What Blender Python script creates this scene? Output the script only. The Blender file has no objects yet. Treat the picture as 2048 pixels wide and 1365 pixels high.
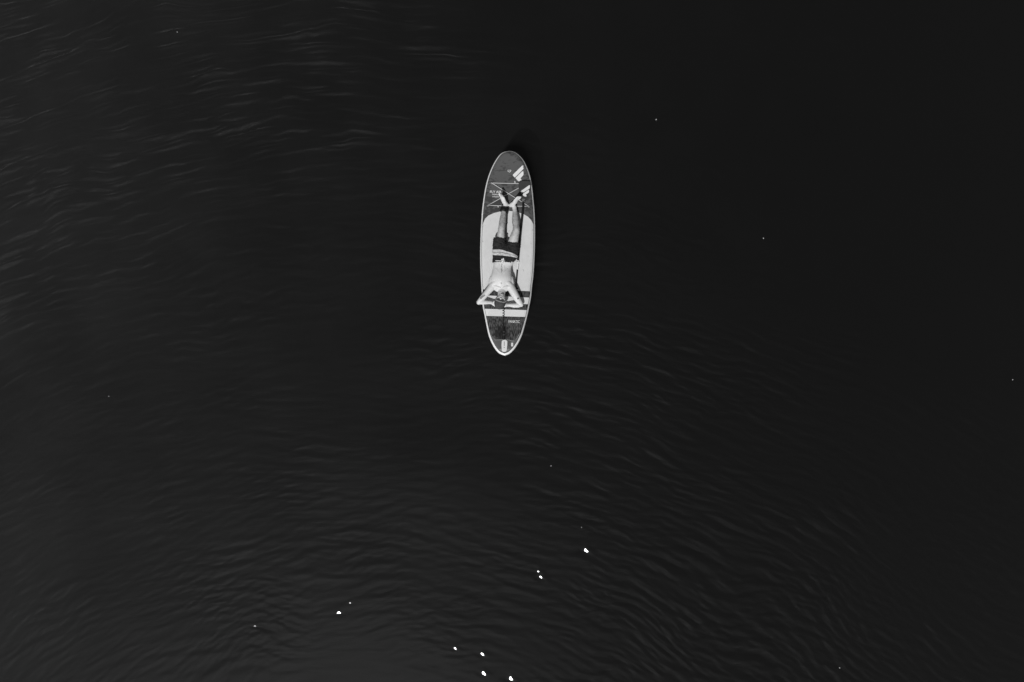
import bpy, bmesh, math, random
import numpy as np
from mathutils import Vector, Matrix

SC = bpy.context.scene
COL = SC.collection
R = math.radians
random.seed(7)
rng = np.random.default_rng(11)

# ------------------------------------------------------------------ camera
CAM_H = 10.92                      # drone height above the water, metres
cam_d = bpy.data.cameras.new('camera')
cam_d.lens = 24.0
cam_d.sensor_width = 36.0
cam_d.clip_start = 0.1
cam_d.clip_end = 6000.0
cam = bpy.data.objects.new('camera', cam_d)
cam.location = (0.0, 0.0, CAM_H)
cam.rotation_euler = (0.0, 0.0, 0.0)      # straight down
COL.objects.link(cam)
SC.camera = cam

# ------------------------------------------------------------------ sky and sun
SUN_EL = R(56.0)
SUN_AZ = R(201.0)                  # clockwise from +Y: from below, a little to the left
sun_dir = Vector((math.sin(SUN_AZ) * math.cos(SUN_EL), math.cos(SUN_AZ) * math.cos(SUN_EL), math.sin(SUN_EL)))

world = bpy.data.worlds.new('World')
SC.world = world
world.use_nodes = True
nt = world.node_tree
nt.nodes.clear()
wo = nt.nodes.new('ShaderNodeOutputWorld')
bg = nt.nodes.new('ShaderNodeBackground')
sky = nt.nodes.new('ShaderNodeTexSky')
sky.sky_type = 'NISHITA'
sky.sun_disc = False
sky.sun_elevation = SUN_EL
sky.sun_rotation = SUN_AZ
sky.altitude = 50
sky.air_density = 1.0
sky.dust_density = 0.6
sky.ozone_density = 1.0
sep = nt.nodes.new('ShaderNodeSeparateColor')          # black-and-white film behind a red filter
nt.links.new(sky.outputs[0], sep.inputs[0])
nt.links.new(sep.outputs[0], bg.inputs[0])
bg.inputs[1].default_value = 0.098
nt.links.new(bg.outputs[0], wo.inputs[0])

sun_d = bpy.data.lights.new('sun', 'SUN')
sun_d.energy = 3.2
sun_d.angle = R(0.53)
sun_d.color = (1.0, 1.0, 1.0)
sun = bpy.data.objects.new('sun', sun_d)
sun.rotation_euler = sun_dir.to_track_quat('Z', 'Y').to_euler()
sun.location = (-3, -9, 14)
COL.objects.link(sun)

SC.view_settings.view_transform = 'Standard'
SC.view_settings.look = 'None'
SC.view_settings.exposure = 0.0
SC.view_settings.gamma = 1.0
SC.view_settings.use_curve_mapping = False
SC.render.engine = 'CYCLES'
SC.cycles.use_denoising = True
SC.cycles.volume_bounces = 0
SC.cycles.max_bounces = 4
SC.cycles.use_adaptive_sampling = True
SC.cycles.adaptive_threshold = 0.02
SC.cycles.transparent_max_bounces = 12

# ------------------------------------------------------------------ measuring
S = 8.19 / 1024.0                  # metres per photo pixel on the water


def W(px, py, z):
    """photo pixel at a known height -> point in the place"""
    k = (CAM_H - z) / CAM_H
    return Vector(((px - 1024.0) * S * k, (682.5 - py) * S * k, z))


def to_px(co):
    k = (CAM_H - co[:, 2]) / CAM_H
    return 1024.0 + co[:, 0] / (S * k), 682.5 - co[:, 1] / (S * k)


# ------------------------------------------------------------------ helpers
def mesh_obj(name, verts, faces, mat, parent=None, smooth=False):
    me = bpy.data.meshes.new(name)
    me.from_pydata([tuple(v) for v in verts], [], faces)
    bm = bmesh.new()
    bm.from_mesh(me)
    bmesh.ops.recalc_face_normals(bm, faces=bm.faces)
    bm.to_mesh(me)
    bm.free()
    return link(name, me, mat, parent, smooth)


def link(name, me, mat, parent=None, smooth=False):
    if smooth:
        me.polygons.foreach_set('use_smooth', [True] * len(me.polygons))
    if mat:
        me.materials.append(mat)
    o = bpy.data.objects.new(name, me)
    COL.objects.link(o)
    if parent:
        o.parent = parent
        o.matrix_parent_inverse = Matrix.Translation(-parent.location)
    return o


def empty(name, loc, label, cat, group=None):
    o = bpy.data.objects.new(name, None)
    o.location = loc
    o.empty_display_size = 0.2
    COL.objects.link(o)
    return tag(o, label, cat, group)


def tag(o, label, cat, group=None):
    o['label'] = label
    o['category'] = cat
    if group:
        o['group'] = group
    return o


def material(name, col, rough=0.6, spec=0.4, noise=None, bump=None):
    """noise = (scale vector, low factor, high factor); bump = (scale vector, strength, distance)"""
    m = bpy.data.materials.new(name)
    m.use_nodes = True
    t = m.node_tree
    b = t.nodes['Principled BSDF']
    b.inputs['Base Color'].default_value = (col, col, col, 1)
    b.inputs['Roughness'].default_value = rough
    b.inputs['Specular IOR Level'].default_value = spec
    tc = t.nodes.new('ShaderNodeTexCoord')
    if noise:
        sc, lo, hi = noise
        mp = t.nodes.new('ShaderNodeMapping')
        mp.inputs['Scale'].default_value = sc
        t.links.new(tc.outputs['Object'], mp.inputs[0])
        n = t.nodes.new('ShaderNodeTexNoise')
        n.inputs['Detail'].default_value = 4
        n.inputs['Scale'].default_value = 1
        t.links.new(mp.outputs[0], n.inputs['Vector'])
        r = t.nodes.new('ShaderNodeMapRange')
        r.inputs['From Min'].default_value = 0.32
        r.inputs['From Max'].default_value = 0.68
        r.inputs['To Min'].default_value = col * lo
        r.inputs['To Max'].default_value = col * hi
        t.links.new(n.outputs[0], r.inputs[0])
        t.links.new(r.outputs[0], b.inputs['Base Color'])
    if bump:
        sc, st, di = bump
        mp = t.nodes.new('ShaderNodeMapping')
        mp.inputs['Scale'].default_value = sc
        t.links.new(tc.outputs['Object'], mp.inputs[0])
        n = t.nodes.new('ShaderNodeTexNoise')
        n.inputs['Scale'].default_value = 1
        n.inputs['Detail'].default_value = 3
        t.links.new(mp.outputs[0], n.inputs['Vector'])
        bp = t.nodes.new('ShaderNodeBump')
        bp.inputs['Strength'].default_value = st
        bp.inputs['Distance'].default_value = di
        t.links.new(n.outputs[0], bp.inputs['Height'])
        t.links.new(bp.outputs[0], b.inputs['Normal'])
    return m


def tube_rings(pts, radii, n=10, ref=Vector((0, 0, 1)), caps=True, round_end=(True, True)):
    """loft of elliptical rings; radii are (across, along ref) pairs -> verts, faces"""
    pts = [Vector(p) for p in pts]
    radii = [(r, r) if not isinstance(r, (tuple, list)) else tuple(r) for r in radii]
    # rounded ends: extra rings past each end
    P, RR, D = [], [], []
    m = len(pts)
    dirs = []
    for i in range(m):
        d = pts[min(i + 1, m - 1)] - pts[max(i - 1, 0)]
        dirs.append(d.normalized())
    if round_end[0]:
        r = min(radii[0])
        for a in (80, 55, 28):
            P.append(pts[0] - dirs[0] * r * math.sin(R(a)))
            RR.append((radii[0][0] * math.cos(R(a)), radii[0][1] * math.cos(R(a))))
            D.append(dirs[0])
    for i in range(m):
        P.append(pts[i]); RR.append(radii[i]); D.append(dirs[i])
    if round_end[1]:
        r = min(radii[-1])
        for a in (28, 55, 80):
            P.append(pts[-1] + dirs[-1] * r * math.sin(R(a)))
            RR.append((radii[-1][0] * math.cos(R(a)), radii[-1][1] * math.cos(R(a))))
            D.append(dirs[-1])
    V, F = [], []
    for p, (ra, rb), d in zip(P, RR, D):
        w = d.cross(ref)
        if w.length < 1e-4:
            w = d.cross(Vector((0, 1, 0.01)))
        w.normalize()
        u = w.cross(d).normalized()
        for k in range(n):
            a = 2 * math.pi * k / n
            V.append(p + w * ra * math.cos(a) + u * rb * math.sin(a))
    for i in range(len(P) - 1):
        for k in range(n):
            F.append((i * n + k, i * n + (k + 1) % n, (i + 1) * n + (k + 1) % n, (i + 1) * n + k))
    if caps:
        F.append(tuple(range(n - 1, -1, -1)))
        F.append(tuple(range((len(P) - 1) * n, len(P) * n)))
    return V, F


def smooth_path(pts, per=8):
    """Catmull-Rom through the points (tuples of any length)"""
    P = [np.array(p, float) for p in pts]
    P = [2 * P[0] - P[1]] + P + [2 * P[-1] - P[-2]]
    out = []
    for i in range(1, len(P) - 2):
        for k in range(per):
            t = k / per
            a, b, c, d = P[i - 1], P[i], P[i + 1], P[i + 2]
            out.append(0.5 * (2 * b + (c - a) * t + (2 * a - 5 * b + 4 * c - d) * t * t + (3 * b - a - 3 * c + d) * t ** 3))
    out.append(P[-2])
    return out


class Blob:
    """collects closed shapes that a voxel remesh then melts into one continuous skin"""
    def __init__(self):
        self.v, self.f = [], []

    def add(self, V, F):
        o = len(self.v)
        self.v += [Vector(v) for v in V]
        self.f += [tuple(i + o for i in f) for f in F]

    def limb(self, rows, base, per=5, n=16, ref=Vector((0, 0, 1)), ends=(True, True)):
        """rows = (px, py, height above the pad, half width, half depth)"""
        sm = smooth_path(rows, per)
        pts = [W(r[0], r[1], base + r[2]) for r in sm]
        self.add(*tube_rings(pts, [(max(r[3], .003), max(r[4], .003)) for r in sm], n, ref, True, ends))

    def ball(self, c, rad, rot=None, seg=20, ring=12):
        V, F = [], []
        M = rot if rot else Matrix.Identity(3)
        for i in range(ring + 1):
            th = math.pi * i / ring
            for k in range(seg):
                a = 2 * math.pi * k / seg
                s = max(math.sin(th), 1e-3)
                V.append(Vector(c) + M @ Vector((rad[0] * s * math.cos(a), rad[1] * s * math.sin(a), rad[2] * math.cos(th))))
        for i in range(ring):
            for k in range(seg):
                F.append((i * seg + k, (i + 1) * seg + k, (i + 1) * seg + (k + 1) % seg, i * seg + (k + 1) % seg))
        F.append(tuple(range(seg)))
        F.append(tuple(range(ring * seg + seg - 1, ring * seg - 1, -1)))
        self.add(V, F)

    def melt(self, name, voxel, smooth=4, factor=0.5):
        me = bpy.data.meshes.new(name + '_raw')
        me.from_pydata([tuple(v) for v in self.v], [], self.f)
        bm = bmesh.new(); bm.from_mesh(me)
        bmesh.ops.recalc_face_normals(bm, faces=bm.faces)
        bm.to_mesh(me); bm.free()
        tmp = bpy.data.objects.new(name + '_raw', me)
        COL.objects.link(tmp)
        rm = tmp.modifiers.new('r', 'REMESH'); rm.mode = 'VOXEL'; rm.voxel_size = voxel; rm.adaptivity = 0
        if smooth:
            s = tmp.modifiers.new('s', 'SMOOTH'); s.iterations = smooth; s.factor = factor
        dg = bpy.context.evaluated_depsgraph_get()
        out = bpy.data.meshes.new_from_object(tmp.evaluated_get(dg))
        out.name = name
        bpy.data.objects.remove(tmp)
        bpy.data.meshes.remove(me)
        return out


def coords(me):
    a = np.empty(len(me.vertices) * 3, np.float32)
    me.vertices.foreach_get('co', a)
    return a.reshape(-1, 3)


def set_coords(me, co):
    me.vertices.foreach_set('co', co.astype(np.float32).ravel())
    me.update()


def attr(me, name, val):
    a = me.attributes.new(name, 'FLOAT', 'POINT')
    a.data.foreach_set('value', np.asarray(val, np.float32))


# ------------------------------------------------------------------ board outline (traced at the rail)
LEFT = [(1019, 302.5), (1008, 304.8), (999.7, 309.9), (989.8, 323.6), (982.3, 338.5), (976.1, 354.7), (971.1, 373.4), (967.4, 394.5),
        (964.2, 419.5), (962.4, 445), (961.1, 470), (960.3, 501), (960.5, 532), (962.3, 569.5), (964.9, 609.8), (968.6, 629.8),
        (972.4, 649.7), (976.7, 669.6), (982.3, 684.6), (989.8, 698.2), (998.5, 707.6), (1009.3, 711.8)]
RIGHT = [(1019, 302.5), (1028.4, 304.4), (1038.3, 311.1), (1047, 321), (1054.5, 336), (1060.8, 354.7), (1065.1, 379.6), (1067.6, 404.5),
         (1069.4, 425), (1070.3, 450), (1070.4, 476), (1069.2, 519.6), (1067, 552), (1064.5, 572.5), (1062.6, 592.4), (1059.5, 609.8),
         (1054.5, 633.5), (1049.6, 652.2), (1044.6, 669.6), (1037.1, 685.8), (1029.6, 697.6), (1019.7, 707.6), (1009.3, 711.8)]
NOSE_PY, TAIL_PY = 302.5, 711.8
THICK = 0.15
RAIL = THICK / 2


def deck_z(py):
    t = np.clip((np.asarray(py, float) - NOSE_PY) / (TAIL_PY - NOSE_PY), 0, 1)
    return 0.120 + 0.15 * np.clip((0.34 - t) / 0.34, 0, 1) ** 2.2 + 0.03 * np.clip((t - 0.82) / 0.18, 0, 1) ** 2


def resample(pts, n):
    sm = np.array(smooth_path(pts, 12))
    d = np.r_[0, np.cumsum(np.hypot(*np.diff(sm, axis=0).T))]
    s = np.linspace(0, d[-1], n)
    return np.c_[np.interp(s, d, sm[:, 0]), np.interp(s, d, sm[:, 1])]


NS = 90
Lp, Rp = resample(LEFT, NS), resample(RIGHT, NS)
ring_px = np.vstack([Lp, Rp[-2:0:-1]])                    # closed loop, nose down the left side, back up the right
RING = np.array([W(p[0], p[1], float(deck_z(p[1])) - RAIL) for p in ring_px])
NR = len(RING)
tan = np.roll(RING, -1, 0)[:, :2] - np.roll(RING, 1, 0)[:, :2]
tan /= np.linalg.norm(tan, axis=1)[:, None]
INW = np.c_[-tan[:, 1], tan[:, 0]]
cen = RING[:, :2].mean(0)
if np.mean(np.sum(INW * (cen - RING[:, :2]), 1)) < 0:
    INW = -INW


def mid_z(y):
    """height of the hull's middle plane at a distance along the board"""
    y = np.atleast_1d(np.asarray(y, float))
    py = 682.5 - y / (S * 0.988)
    for _ in range(4):
        py = 682.5 - y / (S * (CAM_H - deck_z(py)) / CAM_H)
    return deck_z(py) - RAIL


def top_z(x, y):
    """height of the hull's upper skin"""
    x = np.atleast_1d(np.asarray(x, float)); y = np.atleast_1d(np.asarray(y, float))
    z0 = mid_z(y) + RAIL
    A = RING[:, :2]; Bv = np.roll(A, -1, 0) - A
    px = x[:, None] - A[None, :, 0]; pyy = y[:, None] - A[None, :, 1]
    tt = np.clip((px * Bv[:, 0] + pyy * Bv[:, 1]) / (Bv ** 2).sum(1), 0, 1)
    d = np.sqrt((px - tt * Bv[:, 0]) ** 2 + (pyy - tt * Bv[:, 1]) ** 2).min(1)
    d = np.minimum(d, RAIL)
    return z0 - (RAIL - np.sqrt(np.maximum(RAIL ** 2 - (RAIL - d) ** 2, 0)))


def inset_ring(d):
    """outline moved inward by d metres (scalar or per point), as XY"""
    return RING[:, :2] + INW * np.asarray(d).reshape(-1, 1) if np.ndim(d) else RING[:, :2] + INW * d


def deck_xy(px, py):
    w = W(px, py, float(deck_z(py)) + 0.004)
    return (w.x, w.y)


def sheet(name, poly, off, thick, mat, parent, step=0.022, cut=True):
    """a thin layer lying on the board: polygon in XY, bent to the deck, with real edges"""
    bm = bmesh.new()
    vs = [bm.verts.new((p[0], p[1], 0)) for p in poly]
    bm.faces.new(vs)
    xs = [p[0] for p in poly]; ys = [p[1] for p in poly]
    if cut:
        for ax, lo, hi in ((0, min(xs), max(xs)), (1, min(ys), max(ys))):
            k = math.ceil(lo / step) * step
            while k < hi:
                co = (k, 0, 0) if ax == 0 else (0, k, 0)
                no = (1, 0, 0) if ax == 0 else (0, 1, 0)
                bmesh.ops.bisect_plane(bm, geom=bm.verts[:] + bm.edges[:] + bm.faces[:], plane_co=co, plane_no=no, dist=1e-6)
                k += step
    bmesh.ops.recalc_face_normals(bm, faces=bm.faces)
    if bm.faces and sum(f.normal.z * f.calc_area() for f in bm.faces) < 0:
        bmesh.ops.reverse_faces(bm, faces=bm.faces)
    top = bm.verts[:]
    zz = top_z([v.co.x for v in top], [v.co.y for v in top])
    for v, z in zip(top, zz):
        v.co.z = z + off
    if thick:
        border = [e for e in bm.edges if e.is_boundary]
        ret = bmesh.ops.extrude_edge_only(bm, edges=border)
        for g in ret['geom']:
            if isinstance(g, bmesh.types.BMVert):
                g.co.z -= thick
    me = bpy.data.meshes.new(name)
    bm.to_mesh(me); bm.free()
    return link(name, me, mat, parent)


def clip_poly(ring, y_hi, y_lo):
    """keep the part of a closed XY polygon between two lines given as ((x0,y0),(x1,y1))"""
    def side(poly, line, keep_below):
        (x0, y0), (x1, y1) = line
        f = lambda p: (p[1] - (y0 + (y1 - y0) * (p[0] - x0) / (x1 - x0))) * (-1 if keep_below else 1)
        out = []
        for i in range(len(poly)):
            a, b = poly[i], poly[(i + 1) % len(poly)]
            fa, fb = f(a), f(b)
            if fa >= 0: out.append(a)
            if fa * fb < 0:
                k = fa / (fa - fb)
                out.append((a[0] + (b[0] - a[0]) * k, a[1] + (b[1] - a[1]) * k))
        return out
    poly = [tuple(p) for p in ring]
    if y_hi: poly = side(poly, y_hi, True)
    if y_lo: poly = side(poly, y_lo, False)
    return poly


# ------------------------------------------------------------------ materials
M_hull = material('white_pvc', 0.80, 0.35, 0.5, noise=((30, 30, 30), 0.94, 1.04))
M_pad = material('pale_eva', 0.56, 0.7, 0.3, noise=((14, 9, 14), 0.965, 1.03), bump=((420, 420, 420), 0.25, 0.001))
t_ = M_pad.node_tree; b_ = t_.nodes['Principled BSDF']                # a few scuffs and damp smudges
src_ = b_.inputs['Base Color'].links[0].from_socket
tc_ = t_.nodes.new('ShaderNodeTexCoord')
mp_ = t_.nodes.new('ShaderNodeMapping'); mp_.inputs['Scale'].default_value = (26, 15, 20); mp_.inputs['Location'].default_value = (3.1, 1.7, 0)
t_.links.new(tc_.outputs['Object'], mp_.inputs[0])
nz_ = t_.nodes.new('ShaderNodeTexNoise'); nz_.inputs['Scale'].default_value = 1; nz_.inputs['Detail'].default_value = 5
t_.links.new(mp_.outputs[0], nz_.inputs['Vector'])
mr_ = t_.nodes.new('ShaderNodeMapRange'); mr_.inputs['From Min'].default_value = 0.66; mr_.inputs['From Max'].default_value = 0.72
mr_.inputs['To Min'].default_value = 1.0; mr_.inputs['To Max'].default_value = 0.66
t_.links.new(nz_.outputs[0], mr_.inputs[0])
mu_ = t_.nodes.new('ShaderNodeMath'); mu_.operation = 'MULTIPLY'
t_.links.new(src_, mu_.inputs[0]); t_.links.new(mr_.outputs[0], mu_.inputs[1]); t_.links.new(mu_.outputs[0], b_.inputs['Base Color'])
M_band = material('pale_band', 0.60, 0.7, 0.3, noise=((9, 60, 9), 0.95, 1.03), bump=((420, 420, 420), 0.25, 0.001))
M_cord = material('pale_elastic', 0.46, 0.6, 0.3)
M_mark = material('white_print', 0.62, 0.55, 0.3)
M_ring = material('grey_patch', 0.13, 0.5, 0.4)
M_black = material('black_rubber', 0.006, 0.6, 0.2)
M_carbon = material('black_carbon', 0.006, 0.45, 0.3)
M_blade = material('grey_blade', 0.034, 0.6, 0.15, noise=((16, 16, 16), 0.92, 1.06))
M_white = material('white_plastic', 0.66, 0.4, 0.5)


def wet_print(name, dry, wet, scale, thr, width):
    """printed skin with scattered wet blots"""
    m = material(name, dry, 0.7, 0.15)
    t = m.node_tree; b = t.nodes['Principled BSDF']
    tc = t.nodes.new('ShaderNodeTexCoord')
    mp = t.nodes.new('ShaderNodeMapping'); mp.inputs['Scale'].default_value = scale
    t.links.new(tc.outputs['Object'], mp.inputs[0])
    n = t.nodes.new('ShaderNodeTexNoise'); n.inputs['Scale'].default_value = 1; n.inputs['Detail'].default_value = 3; n.inputs['Distortion'].default_value = 0.8
    t.links.new(mp.outputs[0], n.inputs['Vector'])
    n2 = t.nodes.new('ShaderNodeTexNoise'); n2.inputs['Scale'].default_value = 3.2; n2.inputs['Detail'].default_value = 2
    t.links.new(tc.outputs['Object'], n2.inputs['Vector'])
    ad = t.nodes.new('ShaderNodeMath'); ad.operation = 'MULTIPLY_ADD'
    ad.inputs[1].default_value = 0.55; t.links.new(n2.outputs[0], ad.inputs[0]); t.links.new(n.outputs[0], ad.inputs[2])
    r = t.nodes.new('ShaderNodeMapRange'); r.inputs['From Min'].default_value = thr; r.inputs['From Max'].default_value = thr + width
    r.inputs['To Min'].default_value = dry; r.inputs['To Max'].default_value = wet
    t.links.new(ad.outputs[0], r.inputs[0]); t.links.new(r.outputs[0], b.inputs['Base Color'])
    r2 = t.nodes.new('ShaderNodeMapRange'); r2.inputs['From Min'].default_value = thr; r2.inputs['From Max'].default_value = thr + width
    r2.inputs['To Min'].default_value = 0.75; r2.inputs['To Max'].default_value = 0.55
    t.links.new(ad.outputs[0], r2.inputs[0]); t.links.new(r2.outputs[0], b.inputs['Roughness'])
    return m


M_print = wet_print('grey_print', 0.078, 0.040, (13, 24, 13), 0.79, 0.05)
M_tailprint = wet_print('grey_tail_print', 0.095, 0.060, (14, 14, 14), 0.80, 0.12)


def heather(name):
    """dark ribbed foam, streaked along the board, with a wet patch spreading round the leash"""
    m = material(name, 0.06, 0.75, 0.3)
    t = m.node_tree; b = t.nodes['Principled BSDF']
    tc = t.nodes.new('ShaderNodeTexCoord')
    mp = t.nodes.new('ShaderNodeMapping'); mp.inputs['Scale'].default_value = (72, 17, 40)
    t.links.new(tc.outputs['Object'], mp.inputs[0])
    n = t.nodes.new('ShaderNodeTexNoise'); n.inputs['Scale'].default_value = 1; n.inputs['Detail'].default_value = 3
    t.links.new(mp.outputs[0], n.inputs['Vector'])
    r = t.nodes.new('ShaderNodeMapRange'); r.inputs['From Min'].default_value = 0.40; r.inputs['From Max'].default_value = 0.62
    r.inputs['To Min'].default_value = 0.006; r.inputs['To Max'].default_value = 0.085
    t.links.new(n.outputs[0], r.inputs[0])
    # wet patch: soft blot with its own ragged edge
    c = W(1003, 667, 0.14)
    sub = t.nodes.new('ShaderNodeVectorMath'); sub.operation = 'SUBTRACT'; sub.inputs[1].default_value = (c.x, c.y, 0.14)
    t.links.new(tc.outputs['Object'], sub.inputs[0])
    scl = t.nodes.new('ShaderNodeVectorMath'); scl.operation = 'MULTIPLY'; scl.inputs[1].default_value = (7.5, 6.0, 0)
    t.links.new(sub.outputs[0], scl.inputs[0])
    ln = t.nodes.new('ShaderNodeVectorMath'); ln.operation = 'LENGTH'
    t.links.new(scl.outputs[0], ln.inputs[0])
    n2 = t.nodes.new('ShaderNodeTexNoise'); n2.inputs['Scale'].default_value = 30; n2.inputs['Detail'].default_value = 3
    t.links.new(tc.outputs['Object'], n2.inputs['Vector'])
    ad = t.nodes.new('ShaderNodeMath'); ad.operation = 'MULTIPLY_ADD'; ad.inputs[1].default_value = 1.1
    t.links.new(n2.outputs[0], ad.inputs[0]); t.links.new(ln.outputs['Value'], ad.inputs[2])
    w = t.nodes.new('ShaderNodeMapRange'); w.inputs['From Min'].default_value = 1.15; w.inputs['From Max'].default_value = 1.5
    w.inputs['To Min'].default_value = 0.25; w.inputs['To Max'].default_value = 1.0
    t.links.new(ad.outputs[0], w.inputs[0])
    mu = t.nodes.new('ShaderNodeMath'); mu.operation = 'MULTIPLY'
    t.links.new(r.outputs[0], mu.inputs[0]); t.links.new(w.outputs[0], mu.inputs[1])
    t.links.new(mu.outputs[0], b.inputs['Base Color'])
    wv = t.nodes.new('ShaderNodeTexWave'); wv.inputs['Scale'].default_value = 55; wv.bands_direction = 'X'
    t.links.new(tc.outputs['Object'], wv.inputs['Vector'])
    bp = t.nodes.new('ShaderNodeBump'); bp.inputs['Strength'].default_value = 0.5; bp.inputs['Distance'].default_value = 0.002
    t.links.new(wv.outputs['Fac'], bp.inputs['Height']); t.links.new(bp.outputs[0], b.inputs['Normal'])
    return m


M_heather = heather('dark_heathered_foam')

# ------------------------------------------------------------------ water
M_water = bpy.data.materials.new('dark_lake_water')
M_water.use_nodes = True
t = M_water.node_tree
t.nodes.clear()
out = t.nodes.new('ShaderNodeOutputMaterial')
fr = t.nodes.new('ShaderNodeFresnel'); fr.inputs['IOR'].default_value = 1.333
gl = t.nodes.new('ShaderNodeBsdfGlossy'); gl.inputs['Roughness'].default_value = 0.10
gl.distribution = 'BECKMANN'
gl.inputs['Color'].default_value = (1, 1, 1, 1)
tr = t.nodes.new('ShaderNodeBsdfTransparent')
tr.inputs['Color'].default_value = (0.35, 0.35, 0.35, 1)        # dark, peaty water
mx = t.nodes.new('ShaderNodeMixShader')
geo_ = t.nodes.new('ShaderNodeNewGeometry')              # seen from below, the surface lets light out evenly
fb_ = t.nodes.new('ShaderNodeMix'); fb_.data_type = 'FLOAT'; fb_.inputs[3].default_value = 0.03
t.links.new(geo_.outputs['Backfacing'], fb_.inputs[0]); t.links.new(fr.outputs[0], fb_.inputs[2])
t.links.new(fb_.outputs[0], mx.inputs[0]); t.links.new(tr.outputs[0], mx.inputs[1]); t.links.new(gl.outputs[0], mx.inputs[2])
tc = t.nodes.new('ShaderNodeTexCoord')
mp = t.nodes.new('ShaderNodeMapping'); mp.inputs['Scale'].default_value = (5, 13, 5)
n = t.nodes.new('ShaderNodeTexNoise'); n.inputs['Scale'].default_value = 1; n.inputs['Detail'].default_value = 3
t.links.new(tc.outputs['Object'], mp.inputs[0]); t.links.new(mp.outputs[0], n.inputs['Vector'])
bp = t.nodes.new('ShaderNodeBump'); bp.inputs['Strength'].default_value = 0.10; bp.inputs['Distance'].default_value = 0.002
t.links.new(n.outputs[0], bp.inputs['Height'])
t.links.new(bp.outputs[0], fr.inputs['Normal']); t.links.new(bp.outputs[0], gl.inputs['Normal'])
t.links.new(mx.outputs[0], out.inputs['Surface'])
WATER_EXT, WATER_ALB = 1.6, 0.71                      # murkiness per metre, share of it that scatters
vs_ = t.nodes.new('ShaderNodeVolumeScatter')
vs_.inputs['Color'].default_value = (1, 1, 1, 1)
vs_.inputs['Density'].default_value = WATER_EXT * WATER_ALB
vs_.inputs['Anisotropy'].default_value = 0.35
va_ = t.nodes.new('ShaderNodeVolumeAbsorption')
va_.inputs['Color'].default_value = (0, 0, 0, 1)
va_.inputs['Density'].default_value = WATER_EXT * (1 - WATER_ALB)
ad_ = t.nodes.new('ShaderNodeAddShader')
t.links.new(vs_.outputs[0], ad_.inputs[0]); t.links.new(va_.outputs[0], ad_.inputs[1])
t.links.new(ad_.outputs[0], out.inputs['Volume'])


def axis_lines(lo, hi, step, far, grow=1.18):
    core = np.arange(lo, hi + step / 2, step)
    up, d, x = [], step, core[-1]
    while x < far:
        d *= grow; x += d; up.append(min(x, far))
    dn, d, x = [], step, core[0]
    while x > -far:
        d *= grow; x -= d; dn.append(max(x, -far))
    return np.r_[dn[::-1], core, up]


GX = axis_lines(-8.6, 8.6, 0.018, 2500.0, 1.25)
GY = axis_lines(-5.9, 5.9, 0.018, 2500.0, 1.25)
XX, YY = np.meshgrid(GX, GY)


def value_noise(x, y, cell, seed):
    """smooth random field about -1..1"""
    g = np.random.default_rng(seed)
    n = 64
    tab = g.uniform(-1, 1, (n, n))
    u, v = x / cell, y / cell
    iu, iv = np.floor(u).astype(int), np.floor(v).astype(int)
    fu, fv = u - iu, v - iv
    fu = fu * fu * fu * (fu * (fu * 6 - 15) + 10); fv = fv * fv * fv * (fv * (fv * 6 - 15) + 10)
    a = tab[iv % n, iu % n]; b = tab[iv % n, (iu + 1) % n]; c = tab[(iv + 1) % n, iu % n]; d = tab[(iv + 1) % n, (iu + 1) % n]
    return (a * (1 - fu) + b * fu) * (1 - fv) + (c * (1 - fu) + d * fu) * fv


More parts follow.
